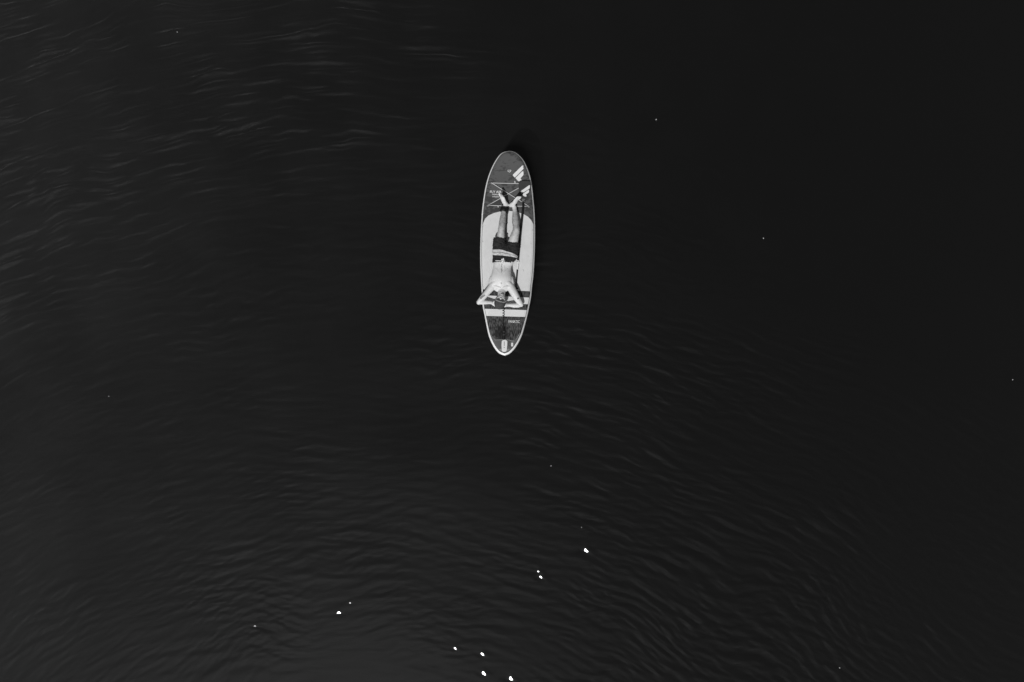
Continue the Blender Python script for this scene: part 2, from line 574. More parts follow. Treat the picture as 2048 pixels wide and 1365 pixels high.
def waves(x, y):
    """ripples running out in wide arcs from somewhere below the picture"""
    g = np.random.default_rng(5)
    # how lively the surface is: a breeze patch in the upper left, soft ripples below, calm to the upper right
    sg_ = lambda q: 1 / (1 + np.exp(-q))
    tl = sg_((-x - 3.2) * 0.7 + (y - 2.5) * 2.0) * (0.55 + 0.45 * sg_(-(x + 3.0) * 1.1)) * sg_(-(x - 0.3) * 2.0)
    bot = sg_(-(y + 1.4) * 0.9)
    calm = sg_((x - 2.2) * 0.9 + (y - 0.8) * 0.9)
    gust = 1 + 0.45 * value_noise(x, y, 2.1, 7) + 0.2 * value_noise(x, y, 0.9, 8)
    soft_ = (0.66 + 0.75 * sg_(x * 1.2) + 1.25 * sg_((x - 2.5) * 0.9) * bot + 0.25 * sg_(-(x + 3.0) * 0.9)) * (1 - 0.66 * calm) * gust
    patch = tl * gust
    wx = x + 0.18 * value_noise(x, y, 1.7, 1) + 0.030 * value_noise(x, y, 0.45, 2) + 0.010 * value_noise(x, y, 0.17, 5)
    wy = y + 0.18 * value_noise(x, y, 1.5, 3) + 0.030 * value_noise(x, y, 0.40, 4) + 0.010 * value_noise(x, y, 0.15, 6)
    envs = [np.clip(0.45 + 0.9 * value_noise(x * 0.8 + 17 * i, y * 1.25 - 9 * i, 0.60 + 0.10 * i, 20 + i), 0, 1.1) ** 1.4 for i in range(8)]
    h = np.zeros_like(x)
    # fine ripples everywhere, crests long and slightly broken
    for i in range(52):
        lam = 0.085 * (0.31 / 0.085) ** g.uniform(0, 1)
        r = np.hypot(wx + 1.4 - g.normal(0, 2.3), wy + 14.5 - g.normal(0, 2.3))
        k = 2 * math.pi / lam
        th = k * r + g.uniform(0, 6.28)
        h += soft_ * envs[i % 8] * -np.sin(th + 0.6 * np.sin(th)) * 0.033 * (1 - 0.22 * bot) / k
    # the breeze patch: steeper little waves, gentle backs and steep outward faces
    for i in range(10):
        lam = g.uniform(0.15, 0.29)
        r = np.hypot(wx + 1.4 - g.normal(0, 1.2), wy + 13.0 - g.normal(0, 1.2))
        k = 2 * math.pi / lam
        th = k * r + g.uniform(0, 6.28)
        h += patch * (0.25 + 0.85 * envs[(3 * i + 1) % 8]) * -np.sin(th + 0.70 * np.sin(th)) * 0.225 / k
    # long low swell
    for i in range(7):
        lam = g.uniform(1.2, 3.0)
        a = g.normal(0.25, 0.4)
        k = 2 * math.pi / lam
        h += 0.006 / k * np.sin(k * (x * math.sin(a) + y * math.cos(a)) + g.uniform(0, 6.28))
    fade = np.exp(-np.maximum(np.hypot(x, y) - 25, 0) / 60)
    return h * fade


HH = waves(XX, YY)



def slopes(H):
    return np.gradient(H, GX, axis=1), np.gradient(H, GY, axis=0)


def sun_miss(H):
    """angle in degrees between the surface and a mirror that would throw the sun at the drone"""
    sx, sy = slopes(H)
    d = np.sqrt(XX ** 2 + YY ** 2 + CAM_H ** 2)
    hx, hy, hz = -XX / d + sun_dir.x, -YY / d + sun_dir.y, CAM_H / d + sun_dir.z
    c = (-sx * hx - sy * hy + hz) / np.sqrt((sx ** 2 + sy ** 2 + 1) * (hx ** 2 + hy ** 2 + hz ** 2))
    return np.degrees(np.arccos(np.clip(c, -1, 1)))


def blur(A, k):
    for ax in (0, 1):
        for _ in range(2):
            c = np.cumsum(np.pad(A, [(k + 1, k) if a == ax else (0, 0) for a in (0, 1)], mode='edge'), axis=ax)
            n_ = c.shape[ax]
            A = (np.take(c, range(2 * k + 1, n_), ax) - np.take(c, range(0, n_ - 2 * k - 1), ax)) / (2 * k + 1)
    return A


# the water lies a little flatter where its ripples would flash, as the photograph shows almost no glitter
for _ in range(10):
    G = np.exp(-(sun_miss(HH) / 2.1) ** 4)
    HH = HH * (1 - 0.38 * np.clip(blur(G, 4) * 8.0, 0, 1))

# wavelets added and tilted to flash the sun at the camera: (photo px, py, half length of the crest)
SPARKS = [(1174, 1103, .078), (1078, 1146, .060), (1083, 1156, .066), (700, 1207, .040), (677, 1226, .046), (1214, 1191, .036), (913, 1298, .054),
          (967, 1309, .062), (969, 1349, .070), (1022, 1359, .078)]
jx, jy = lambda x_: int(np.argmin(abs(GX - x_))), lambda y_: int(np.argmin(abs(GY - y_)))
for (px, py, sg) in SPARKS:
    p = W(px, py, 0)
    a0, a1, b0_, b1_ = jx(p.x - .5), jx(p.x + .5), jy(p.y - .5), jy(p.y + .5)
    X, Y = XX[b0_:b1_, a0:a1] - p.x, YY[b0_:b1_, a0:a1] - p.y
    v = (Vector((0, 0, CAM_H)) - p).normalized()
    hv = (v + sun_dir).normalized()
    tx_, ty_ = -hv.x / hv.z, -hv.y / hv.z
    H0 = HH[b0_:b1_, a0:a1]
    z0 = H0[np.unravel_index(np.argmin(X ** 2 + Y ** 2), X.shape)]
    ic = np.unravel_index(np.argmin(X ** 2 + Y ** 2), X.shape)
    X, Y = X - X[ic], Y - Y[ic]                              # centre it on a grid point
    win = np.maximum(np.exp(-((X / (1.55 * sg)) ** 2 + ((Y + .12 * X) / (0.55 * sg)) ** 2) ** 1.6), np.exp(-(((X + .1 * sg) / (0.72 * sg)) ** 2 + ((Y - .25 * sg) / (0.95 * sg)) ** 2) ** 1.6))
    ux_, uy_ = tx_, ty_
    for _ in range(6):
        H1 = H0 * (1 - win) + (z0 + ux_ * X + uy_ * Y) * win
        gx_ = (H1[ic[0], ic[1] + 1] - H1[ic[0], ic[1] - 1]) / (X[ic[0], ic[1] + 1] - X[ic[0], ic[1] - 1])
        gy_ = (H1[ic[0] + 1, ic[1]] - H1[ic[0] - 1, ic[1]]) / (Y[ic[0] + 1, ic[1]] - Y[ic[0] - 1, ic[1]])
        ux_ += tx_ - gx_; uy_ += ty_ - gy_
    HH[b0_:b1_, a0:a1] = H1

ny, nx = XX.shape
verts = np.empty((ny * nx + 4, 3), np.float32)
verts[:ny * nx, 0] = XX.ravel(); verts[:ny * nx, 1] = YY.ravel(); verts[:ny * nx, 2] = HH.ravel()
DEPTH = -9.0
c0, c1, c2, c3 = 0, nx - 1, ny * nx - 1, (ny - 1) * nx
for k, ci in enumerate((c0, c1, c2, c3)):
    verts[ny * nx + k] = (verts[ci, 0], verts[ci, 1], DEPTH)
ii = (np.arange(ny - 1)[:, None] * nx + np.arange(nx - 1)[None, :]).ravel()
quads = np.c_[ii, ii + 1, ii + nx + 1, ii + nx].astype(np.int32)
b0 = ny * nx
sides = [list(range(0, nx))[::-1] + [b0, b0 + 1],
         [i * nx + nx - 1 for i in range(ny)][::-1] + [b0 + 1, b0 + 2],
         list(range((ny - 1) * nx, ny * nx)) + [b0 + 2, b0 + 3],
         [i * nx for i in range(ny)] + [b0 + 3, b0],
         [b0 + 3, b0 + 2, b0 + 1, b0]]
me = bpy.data.meshes.new('water')
loops = np.concatenate([quads.ravel()] + [np.array(s, np.int32) for s in sides])
starts = np.r_[np.arange(len(quads)) * 4, len(quads) * 4 + np.cumsum([0] + [len(s) for s in sides[:-1]])]
totals = np.r_[np.full(len(quads), 4), [len(s) for s in sides]]
me.vertices.add(len(verts)); me.vertices.foreach_set('co', verts.ravel())
me.loops.add(len(loops)); me.loops.foreach_set('vertex_index', loops.astype(np.int32))
me.polygons.add(len(starts)); me.polygons.foreach_set('loop_start', starts.astype(np.int32)); me.polygons.foreach_set('loop_total', totals.astype(np.int32))
me.update(calc_edges=True)
sm = np.ones(len(starts), bool); sm[-5:] = False
me.polygons.foreach_set('use_smooth', sm)
me.validate()
water = link('water', me, M_water)
water['kind'] = 'structure'
water['label'] = 'dark rippled open water'

# made-up lake bed, raised to the left to brighten the water there
M_bed = material('added_bed_silt', 0.30, 0.9, 0.1, noise=((0.9, 0.9, 0.9), 0.75, 1.2))
bx_ = np.linspace(-60, 60, 121); by_ = np.linspace(-45, 45, 91)
BX, BY = np.meshgrid(bx_, by_)
BZ = -0.93 - 0.058 * np.clip(BX, -9, 60) + 0.008 * np.clip(BY, -9, 9) + 0.035 * value_noise(BX, BY, 3.1, 70) + 0.02 * value_noise(BX, BY, 1.7, 71)
BZ = np.clip(BZ, -4.0, -0.40)
bv = np.c_[BX.ravel(), BY.ravel(), BZ.ravel()]
bi = (np.arange(90)[:, None] * 121 + np.arange(120)[None, :]).ravel()
added_lakebed = mesh_obj('added_lakebed', bv.tolist(), np.c_[bi, bi + 1, bi + 122, bi + 121].tolist(), M_bed, None, smooth=True)
added_lakebed['kind'] = 'structure'
added_lakebed['label'] = 'made-up lake bed that brightens the water on the left'

# ------------------------------------------------------------------ paddleboard
base = W(1014, 510, 0.045)
board = empty('paddleboard', base, 'inflatable paddleboard with grey nose, pale deck pad and dark streaked tail', 'paddleboard')

# hull: a drop-stitch shell, round rails all the way round
NA = 14
V, F = [], []
for j in range(NA + 1):
    th = -math.pi / 2 + math.pi * j / NA
    xy = inset_ring(RAIL * (1 - math.cos(th)))
    zc = mid_z(xy[:, 1])
    for i in range(NR):
        V.append((xy[i, 0], xy[i, 1], zc[i] + RAIL * math.sin(th)))
for j in range(NA):
    for i in range(NR):
        F.append((j * NR + i, j * NR + (i + 1) % NR, (j + 1) * NR + (i + 1) % NR, (j + 1) * NR + i))
for off, flip in ((NA * NR, False), (0, True)):
    for i in range(1, NS - 2):
        a, b = off + i, off + i + 1
        c, d = off + (NR - i - 1), off + (NR - i)
        F.append((a, b, c, d) if not flip else (d, c, b, a))
    F.append((off, off + 1, off + NR - 1)); F.append((off + NS - 2, off + NS - 1, off + NS))
hull = mesh_obj('hull', V, F, M_hull, board, smooth=True)

# printed grey skin inside the white rail (wider white edge towards the tail)
tt = np.clip((ring_px[:, 1] - NOSE_PY) / (TAIL_PY - NOSE_PY), 0, 1)
ins = 0.022 + 0.012 * np.clip((tt - 0.80) / 0.2, 0, 1) ** 1.5
ins_pad = ins + 0.008
prn = inset_ring(ins)
padr = inset_ring(ins_pad)


def line(p, q):
    return (deck_xy(*p), deck_xy(*q))


arc_px = [(955, 452), (964, 444.5), (970, 438), (977, 431.5), (988, 426.5), (1002, 423), (1016, 422), (1030, 423.5), (1046, 428),
          (1056, 434), (1062, 440.5), (1067, 447), (1077, 462)]
cutA = line((940, 440), (1090, 446))
nose_poly = clip_poly(prn, None, line((940, 640), (1090, 644)))
sheet('deck_print', nose_poly, 0.0030, 0.004, M_print, board)
# pale main pad, rounded at the front
front = [deck_xy(*p) for p in arc_px]
body_poly = clip_poly(padr, line((940, 449), (1090, 449)), line((940, 578.3), (1090, 584)))
yb = max(p[1] for p in body_poly)
tops = sorted([p for p in body_poly if p[1] > yb - 0.004])
left_top, right_top = tops[0], tops[-1]
arc_in = [p for p in front if left_top[0] + 0.004 < p[0] < right_top[0] - 0.004 and p[1] > yb]
k = min(range(len(body_poly)), key=lambda i: (Vector(body_poly[i]) - Vector(left_top)).length)
# walk the clipped polygon, dropping its straight top edge, and put the arc there instead
rest = body_poly[k:] + body_poly[:k]
if (Vector(rest[1]) - Vector(right_top)).length < 1e-6:
    rest = [rest[0]] + rest[1:][::-1]
body_full = rest + arc_in[::-1]
sheet('deck_pad', body_full, 0.0062, 0.007, M_pad, board)
# cross bands behind it
bands = [('dark_band', (578.9, 584.6), (590.4, 595.2), M_heather), ('pale_band', (590.9, 595.7), (604.8, 609.0), M_band),
         ('dark_band', (605.3, 609.5), (617.4, 620.4), M_heather), ('pale_band', (617.9, 620.9), (632.0, 634.6), M_band)]
for nm, (l0, r0), (l1, r1), m in bands:
    sheet(nm, clip_poly(padr, line((965, l0), (1060, r0)), line((965, l1), (1060, r1))), 0.0062, 0.007, m, board)
# streaked tail pad with cut corners
tp = clip_poly(padr, line((965, 632.5), (1060, 635.1)), line((965, 666), (1060, 667.5)))
cut = [deck_xy(980.5, 667.2), deck_xy(990.5, 679.8), deck_xy(1003, 679.2), deck_xy(1017, 679.5), deck_xy(1029, 682), deck_xy(1031.2, 680), deck_xy(1037.8, 668.6)]
low = sorted([p for p in tp if p[1] < min(q[1] for q in tp) + 0.014])
tl_, tr_ = low[0], low[-1]
k = min(range(len(tp)), key=lambda i: (Vector(tp[i]) - Vector(tr_)).length)
rest = tp[k:] + tp[:k]
if (Vector(rest[1]) - Vector(tl_)).length < 0.02:
    rest = [rest[0]] + rest[1:][::-1]
sheet('tail_pad', rest + cut, 0.0062, 0.007, M_heather, board)
# bare printed tail
tail_poly = clip_poly(prn, line((940, 640.5), (1090, 644.5)), None)
sheet('tail_print', tail_poly, 0.0028, 0.004, M_tailprint, board)
# thin pale stitching line along the cut corners of the tail pad
for pts in ([(979.2, 666), (983, 667.5), (987, 673.5), (990.3, 680.4)], [(990.3, 680.4), (1003, 679.9), (1017, 680.3), (1029, 682.6)], [(1031.6, 680.6), (1038.2, 668.4), (1043.5, 667.2)]):
    P = [Vector((*deck_xy(*p), 0)) for p in pts]
    P = [Vector((p.x, p.y, float(top_z(p.x, p.y)[0]) + 0.003)) for p in P]
    mesh_obj('pad_edge_line', *tube_rings(P, [0.0016] * len(P), 6), M_cord, board)

# white tail plate with its slot and dot, the little tag, the pale handle strip
plate = [(1003.4, 701), (1003, 690), (1003.6, 682.5), (1006.5, 680.2), (1011.5, 680.2), (1014.6, 683), (1014.4, 690), (1013.6, 700), (1011.8, 703.5), (1008.6, 704.2), (1005, 703.4)]
pl = sheet('tail_plate', [deck_xy(*p) for p in plate], 0.006, 0.006, M_white, board)
sheet('slot', [deck_xy(*p) for p in [(1008.0, 683.5), (1008.9, 683.5), (1008.9, 692.5), (1008.0, 692.5)]], 0.0075, 0.002, M_black, pl)
sheet('plug_hole', [deck_xy(1008.4 + 0.85 * math.cos(a), 695.5 + 0.85 * math.sin(a)) for a in np.linspace(0, 2 * math.pi, 10, endpoint=False)], 0.0075, 0.002, M_black, pl)
arcp = [deck_xy(1009 + r_ * math.sin(a), 690 + r_ * math.cos(a) * 0.92) for r_, rngs in ((14.6, np.linspace(-.85, .85, 13)), (11.6, np.linspace(.75, -.75, 13))) for a in rngs]
sheet('handle_strip', arcp, 0.0045, 0.003, material('pale_grey_strip', .20, .6, noise=((60, 60, 60), .8, 1.15)), board)
sheet('tag', [deck_xy(*p) for p in [(1022.4, 686), (1026.2, 686), (1026.2, 693.3), (1022.2, 693.3)]], 0.004, 0.003, M_mark, board)
sheet('tag', [deck_xy(*p) for p in [(1022.2, 682.6), (1028.0, 683), (1028, 684.6), (1022.2, 684.2)]], 0.004, 0.003, M_ring, board)

# nose emblem: two slanted bars, the lower one hooked
def crop7(u, v):
    return (960 + u / 17.067, 290 + v / 17.067)


EMB1 = [(1118, 1038), (1130, 1012), (1436, 712), (1462, 704), (1484, 716), (1486, 800), (1474, 832), (1210, 1100), (1188, 1112), (1168, 1106)]
EMB2 = [(1210, 1132), (1436, 914), (1462, 904), (1482, 918), (1486, 1010), (1474, 1040), (1380, 1146), (1421, 1200), (1414, 1222), (1344, 1250), (1318, 1246), (1276, 1212)]
for e in (EMB1, EMB2):
    sheet('emblem', [deck_xy(*crop7(*p)) for p in e], 0.0035, 0.002, M_mark, board, step=0.05)


def lettering(name, text, px, py, width_px, height_px, mat, parent, shear=0.0, rot=0.0, zf=None, off=0.004, bold=0.0):
    cu = bpy.data.curves.new(name, 'FONT')
    cu.body = text
    cu.align_x = 'LEFT'
    cu.shear = shear
    cu.offset = bold
    cu.resolution_u = 2
    tmp = bpy.data.objects.new(name, cu)
    COL.objects.link(tmp)
    dg = bpy.context.evaluated_depsgraph_get()
    me = bpy.data.meshes.new_from_object(tmp.evaluated_get(dg))
    bpy.data.objects.remove(tmp); bpy.data.curves.remove(cu)
    co = coords(me)
    mn, mxx = co.min(0), co.max(0)
    u = (co[:, 0] - mn[0]) / (mxx[0] - mn[0]) * width_px
    v = (1 - (co[:, 1] - mn[1]) / (mxx[1] - mn[1])) * height_px
    c_, s_ = math.cos(rot), math.sin(rot)
    X, Y = px + u * c_ - v * s_, py + u * s_ + v * c_
    P = np.array([deck_xy(a, b) for a, b in zip(X, Y)])
    z = top_z(P[:, 0], P[:, 1]) + off if zf is None else np.array([zf(a, b) for a, b in P])
    set_coords(me, np.c_[P, z])
    return link(name, me, mat, parent)


lettering('lettering', 'FANATIC', 1017.3, 640.6, 22.2, 5.6, M_mark, board, shear=0.0, rot=R(1.2), off=0.0075, bold=0.012)
lettering('lettering', 'FLY AIR', 980.0, 381.6, 23.0, 4.8, M_mark, board, rot=R(0.8), off=0.0045, bold=0.015)
lettering('lettering', 'PREMIUM', 984.6, 387.9, 13.6, 2.9, M_cord, board, rot=R(1.2), off=0.0035, bold=0.03)
lettering('lettering', 'inflatable', 984.6, 392.0, 13.4, 3.0, M_cord, board, rot=R(1.2), off=0.0035, bold=0.03)

# bungee: one elastic cord, four anchors
TL, TR, BL, BR = (983.2, 366.5), (1052.5, 368), (976, 411.3), (1057.8, 413.3)


def on_deck(px, py, h):
    x, y = deck_xy(px, py)
    return Vector((x, y, float(top_z(x, y)[0]) + h))


def seg(a, b, ha, hb, n=8):
    return [on_deck(a[0] + (b[0] - a[0]) * k / n, a[1] + (b[1] - a[1]) * k / n, ha + (hb - ha) * k / n) for k in range(n + 1)]


path = seg(TL, TR, .010, .010) + seg(TR, BL, .012, .012)[1:] + seg(BL, BR, .010, .010)[1:] + seg(BR, TL, .018, .018)[1:]
mesh_obj('bungee_cord', *tube_rings(path, [0.0062] * len(path), 8), M_cord, board, smooth=True)
for a in (TL, TR, BL, BR):
    c = on_deck(a[0], a[1], 0.002)
    V, F = [], []
    for (rr, hh) in ((0.021, 0.0), (0.021, 0.004), (0.012, 0.006), (0.009, 0.013), (0.0, 0.014)):
        for k in range(16):
            an = 2 * math.pi * k / 16
            V.append(c + Vector((rr * math.cos(an), rr * math.sin(an), hh)))
    for j in range(4):
        for k in range(16):
            F.append((j * 16 + k, j * 16 + (k + 1) % 16, (j + 1) * 16 + (k + 1) % 16, (j + 1) * 16 + k))
    mesh_obj('cord_anchor', V, F, M_ring, board, smooth=True)
for (px, py, ex, ey) in ((1029.8, 363.2, 1030.4, 367.5), (996.4, 414.4, 996.6, 411.8)):
    P = [on_deck(px, py, .012), on_deck((px + ex) / 2, (py + ey) / 2, .014), on_deck(ex, ey, .014)]
    mesh_obj('cord_toggle', *tube_rings(P, [0.010, 0.011, 0.008], 8), M_cord, board, smooth=True)
# tow ring on the nose: grey patch with a steel loop
c = on_deck(1018.6, 338.5, 0.0)
V, F = tube_rings([c, c + Vector((0, 0, 0.005))], [(0.028, 0.034), (0.026, 0.032)], 20, Vector((0, 1, 0)), True, (False, False))
rp = mesh_obj('tow_patch', V, F, M_print, board)
P = [on_deck(1018.6 + 3.0 * math.cos(a), 342 + 2.6 * math.sin(a), 0.012) for a in np.linspace(0.2, math.pi - 0.2, 9)]
P = [P[0] + Vector((0.004, 0.012, 0))] + P + [P[-1] + Vector((-0.004, 0.012, 0)), P[0] + Vector((0.004, 0.012, 0))]
mesh_obj('tow_ring', *tube_rings(P, [0.0045] * len(P), 8), M_white, rp, smooth=True)
# centre fin below the tail
fc = W(1010, 680, -0.02)
fin = [(0, 0.10, 0), (0, -0.10, 0), (0, -0.16, -0.2), (0, -0.10, -0.22), (0, 0.0, -0.12)]
V = [fc + Vector((s * 0.006 * (1 if k < 2 else .4), y, z)) for s in (-1, 1) for k, (x, y, z) in enumerate(fin)]
F = [(0, 1, 2, 3, 4), (9, 8, 7, 6, 5)] + [(k, (k + 1) % 5, 5 + (k + 1) % 5, 5 + k) for k in range(5)]
mesh_obj('fin', V, F, M_black, board)

# ------------------------------------------------------------------ person lying on the board, head to the tail
ZB = float(deck_z(520)) + 0.0065          # top of the pad under the body
B = Blob()
# trunk
B.limb([(1010.5, 514, .108, .160, .105), (1008, 521, .105, .155, .100), (1005.5, 529, .101, .142, .093), (1004, 538, .101, .143, .092),
        (1003, 548.5, .113, .155, .105), (1002.5, 558, .121, .168, .112), (1002.8, 568, .118, .165, .102), (1003, 575, .112, .135, .084)], ZB, n=28)
B.limb([(1003, 572, .125, .085, .07), (1003.2, 580, .130, .066, .062), (1003, 588, .150, .058, .060), (1002, 596, .165, .06, .06)], ZB, n=20)   # neck
# chest and belly relief
for sx in (-1, 1):
    B.limb([(1002.8 + sx * 6, 563, .175, .052, .045), (1002.8 + sx * 12, 566, .165, .05, .045), (1002.8 + sx * 17, 571, .14, .045, .045)], ZB, n=14)      # pectorals
    B.limb([(1003.5 + sx * 4.4, 530, .152, .028, .040), (1003.3 + sx * 4.6, 540, .160, .028, .040), (1003 + sx * 6, 550, .178, .034, .042)], ZB, n=12)    # abdominals
    B.limb([(1002.8 + sx * 20, 556, .085, .028, .06), (1002.8 + sx * 21.5, 566, .09, .035, .06), (1002.8 + sx * 19, 574, .10, .045, .055)], ZB, n=12)    # side of the chest
for sx in (-1, 1):                                                     # margin of the ribs, collar bones
    B.limb([(1002.9 + sx * 1.5, 549.5, .214, .012, .012), (1003 + sx * 6, 545, .200, .014, .014), (1003.2 + sx * 11.5, 539, .168, .014, .014)], ZB, n=10)
    B.limb([(1003 + sx * 3.0, 575.5, .196, .010, .010), (1003 + sx * 9, 573.5, .196, .011, .011), (1003 + sx * 15, 572.5, .180, .012, .012)], ZB, n=10)
# arms folded up behind the head
B.limb([(989, 567, .115, .066, .068), (983.5, 574.5, .120, .060, .062), (975.5, 584, .120, .050, .053), (967, 594, .112, .046, .048), (959.8, 602.5, .100, .040, .042), (957.5, 605.6, .095, .034, .036)], ZB, n=18)
B.limb([(957.6, 604.6, .094, .036, .038), (963.5, 604.9, .090, .036, .038), (971, 604.9, .083, .034, .035), (979, 605.3, .072, .027, .027), (984, 606, .066, .025, .022)], ZB, n=18)
B.limb([(1017.5, 570, .115, .068, .070), (1022.5, 577, .118, .064, .066), (1027.5, 586, .120, .060, .060), (1034, 597, .108, .054, .054), (1040, 606, .092, .042, .044), (1042.3, 609.8, .085, .036, .037)], ZB, n=18)
B.limb([(1042.0, 609.5, .085, .036, .037), (1036, 611, .084, .037, .040), (1028, 611.2, .078, .036, .038), (1019.5, 610.6, .068, .028, .028), (1014, 610.6, .058, .026, .022)], ZB, n=18)


def hand(wrist, knuck, side, h0, h1, curl=.012):
    """palm and five fingers from the wrist towards the back of the head; side = +1 when the fingers point to +x"""
    (wx, wy), (kx, ky) = wrist, knuck
    B.limb([(wx, wy, h0, .027, .020), ((wx + kx) / 2, (wy + ky) / 2, (h0 + h1) / 2, .040, .018), (kx, ky, h1, .044, .015)], ZB, n=14)
    dx, dy = kx - wx, ky - wy
    L = math.hypot(dx, dy); ux, uy = dx / L, dy / L
    nx_, ny_ = -uy, ux
    for i, (o, ln) in enumerate(((-4.0, 7.6), (-1.35, 8.8), (1.35, 8.4), (4.0, 6.6))):
        bx, by = kx + nx_ * o - ux * .8, ky + ny_ * o - uy * .8
        pts = []
        for s_, dz, r in ((0, 0, .0105), (.45, .004, .0098), (.78, .004 + curl * .5, .0090), (1.0, curl, .0078)):
            pts.append((bx + (ux + nx_ * o * .018) * ln * s_, by + (uy + ny_ * o * .018) * ln * s_, h1 + dz, r, r))
        B.limb(pts, ZB, per=3, n=8)
    # thumb leaves the side of the palm and rests along the nape, below the ear
    s = -1 if uy * 0 + side > 0 else 1
    tx, ty = wx + dx * .35, wy + dy * .35 - 2.6
    B.limb([(tx, ty + 1.2, h0 + .005, .014, .013), (tx + ux * 2.6, ty - 1.6, h0 + .020, .012, .012), (tx + ux * 5.0, ty - 3.6, h0 + .034, .0105, .0105), (tx + ux * 6.6, ty - 4.4, h0 + .040, .0085, .0085)], ZB, per=3, n=8)


hand((984, 606.0), (992.5, 609.0), 1, .060, .046)
hand((1014.4, 610.2), (1006.0, 609.6), -1, .052, .024)

# legs
B.limb([(1000, 509, .105, .086, .088), (1000.6, 495, .115, .080, .082), (1001.3, 480, .132, .066, .070), (1002.2, 466, .150, .056, .060), (1002.9, 458, .152, .053, .055),
        (1004.3, 450, .130, .054, .058), (1005.3, 441, .105, .053, .058), (1006.6, 430, .080, .043, .046), (1008, 420.5, .062, .034, .036), (1009, 414, .056, .035, .036)], ZB, n=20)
B.limb([(1021, 509, .105, .086, .088), (1023, 497, .110, .083, .085), (1026, 484, .122, .077, .078), (1029.8, 470, .142, .064, .066), (1032.2, 461, .146, .057, .057),
        (1032, 453.5, .126, .050, .054), (1030.8, 443, .102, .054, .058), (1030.4, 432, .078, .045, .048), (1029.6, 421, .060, .036, .037), (1028.4, 414.5, .055, .036, .037)], ZB, n=20)
for cx_, cy_, h_ in ((1002.4, 459, .192), (1032.4, 462.5, .186)):
    p = W(cx_, cy_, ZB + h_)
    B.ball(p, (.026, .032, .016))                                     # kneecaps


def foot(rows, toes, ref):
    B.limb(rows, ZB, n=16, ref=ref)
    (bx, by, bh), (ex, ey, eh), (wx, wy, wh) = toes
    for i, (o, ln, r) in enumerate(((-1.0, 1.0, .0155), (-.42, .98, .0112), (.08, .90, .0105), (.55, .80, .0100), (1.0, .66, .0095))):
        p0 = (bx + wx * o, by + wy * o, bh + wh * o)
        p1 = (p0[0] + (ex - bx) * ln, p0[1] + (ey - by) * ln, p0[2] + (eh - bh) * ln)
        md = ((p0[0] + p1[0]) / 2, (p0[1] + p1[1]) / 2 + .35, (p0[2] + p1[2]) / 2 + .004)
        B.limb([(*p0, r, r), (*md, r * 1.02, r * 1.02), (*p1, r * .9, r * .9)], ZB, per=3, n=8)


# the feet stand up and fall outwards; sole turned away from the body
foot([(1013.6, 409.8, .034, .034, .032), (1011.5, 408.0, .062, .038, .036), (1008.6, 404.5, .105, .040, .032), (1006.2, 399.5, .150, .044, .025), (1004.4, 395, .185, .046, .018)],
     ((1004.4, 395, .185), (1002.0, 389.0, .226), (3.2, 1.2, -.022)), Vector((0.25, 1, 0.15)))
foot([(1021.8, 411.2, .034, .034, .032), (1024.0, 409.6, .060, .038, .036), (1028.6, 406.0, .100, .040, .032), (1031.8, 401.0, .145, .044, .025), (1034.4, 397.6, .178, .046, .018)],
     ((1034.4, 397.6, .178), (1038.6, 393.6, .216), (-2.6, -.9, .022)), Vector((-0.2, 1, 0.15)))

# head: skull, jaw, nose, brows, lips, ears; tilted back a little, crown to the tail
HC = W(1001.0, 602.3, ZB + .168)
ax = (W(997.2, 616, ZB + .15) - W(1004.8, 588, ZB + .165)).normalized()        # chin -> crown
fz = Vector((0.02, 0.16, 1.0)); fz = (fz - ax * fz.dot(ax)).normalized()       # where the face looks
sd = ax.cross(fz).normalized()
HM = Matrix((sd, ax, fz)).transposed()                                         # local (side, crown, face)


def hp(s_, a_, f_):
    return HC + HM @ Vector((s_, a_, f_))


B.ball(hp(0, .018, -.012), (.074, .098, .092), HM, 28, 18)
B.ball(hp(0, -.052, .022), (.056, .062, .062), HM, 24, 14)                     # jaw
B.ball(hp(0, -.098, .055), (.026, .022, .022), HM)                            # chin
B.ball(hp(0, -.022, .088), (.013, .026, .022), HM)                            # nose bridge
B.ball(hp(0, -.038, .098), (.017, .014, .017), HM)                            # nose tip
for s_ in (-1, 1):
    B.ball(hp(s_ * .014, -.040, .088), (.009, .010, .010), HM)                # nostrils
    B.ball(hp(s_ * .030, .016, .074), (.024, .009, .012), HM)                 # brow
    B.ball(hp(s_ * .030, -.002, .067), (.015, .012, .012), HM)                # closed eyelid
    B.ball(hp(s_ * .046, -.030, .052), (.022, .022, .022), HM)                # cheek
    B.ball(hp(s_ * .079, -.012, -.010), (.008, .032, .020), HM)               # ear
B.ball(hp(0, -.066, .080), (.026, .006, .009), HM)                            # upper lip
B.ball(hp(0, -.076, .078), (.022, .007, .009), HM)                            # lower lip

me = B.melt('person', 0.0042, smooth=6, factor=0.5)
co = coords(me).astype(float)
# nothing of him sinks into the pad
co[:, 2] = np.maximum(co[:, 2], ZB - 0.004 + 0.0 * co[:, 0])
set_coords(me, co)
px, py = to_px(co)
nrm = np.empty(len(me.vertices) * 3, np.float32); me.vertex_normals.foreach_get('vector', nrm); nrm = nrm.reshape(-1, 3)


def soft(x, a, b):
    return np.clip((x - a) / (b - a), 0, 1)


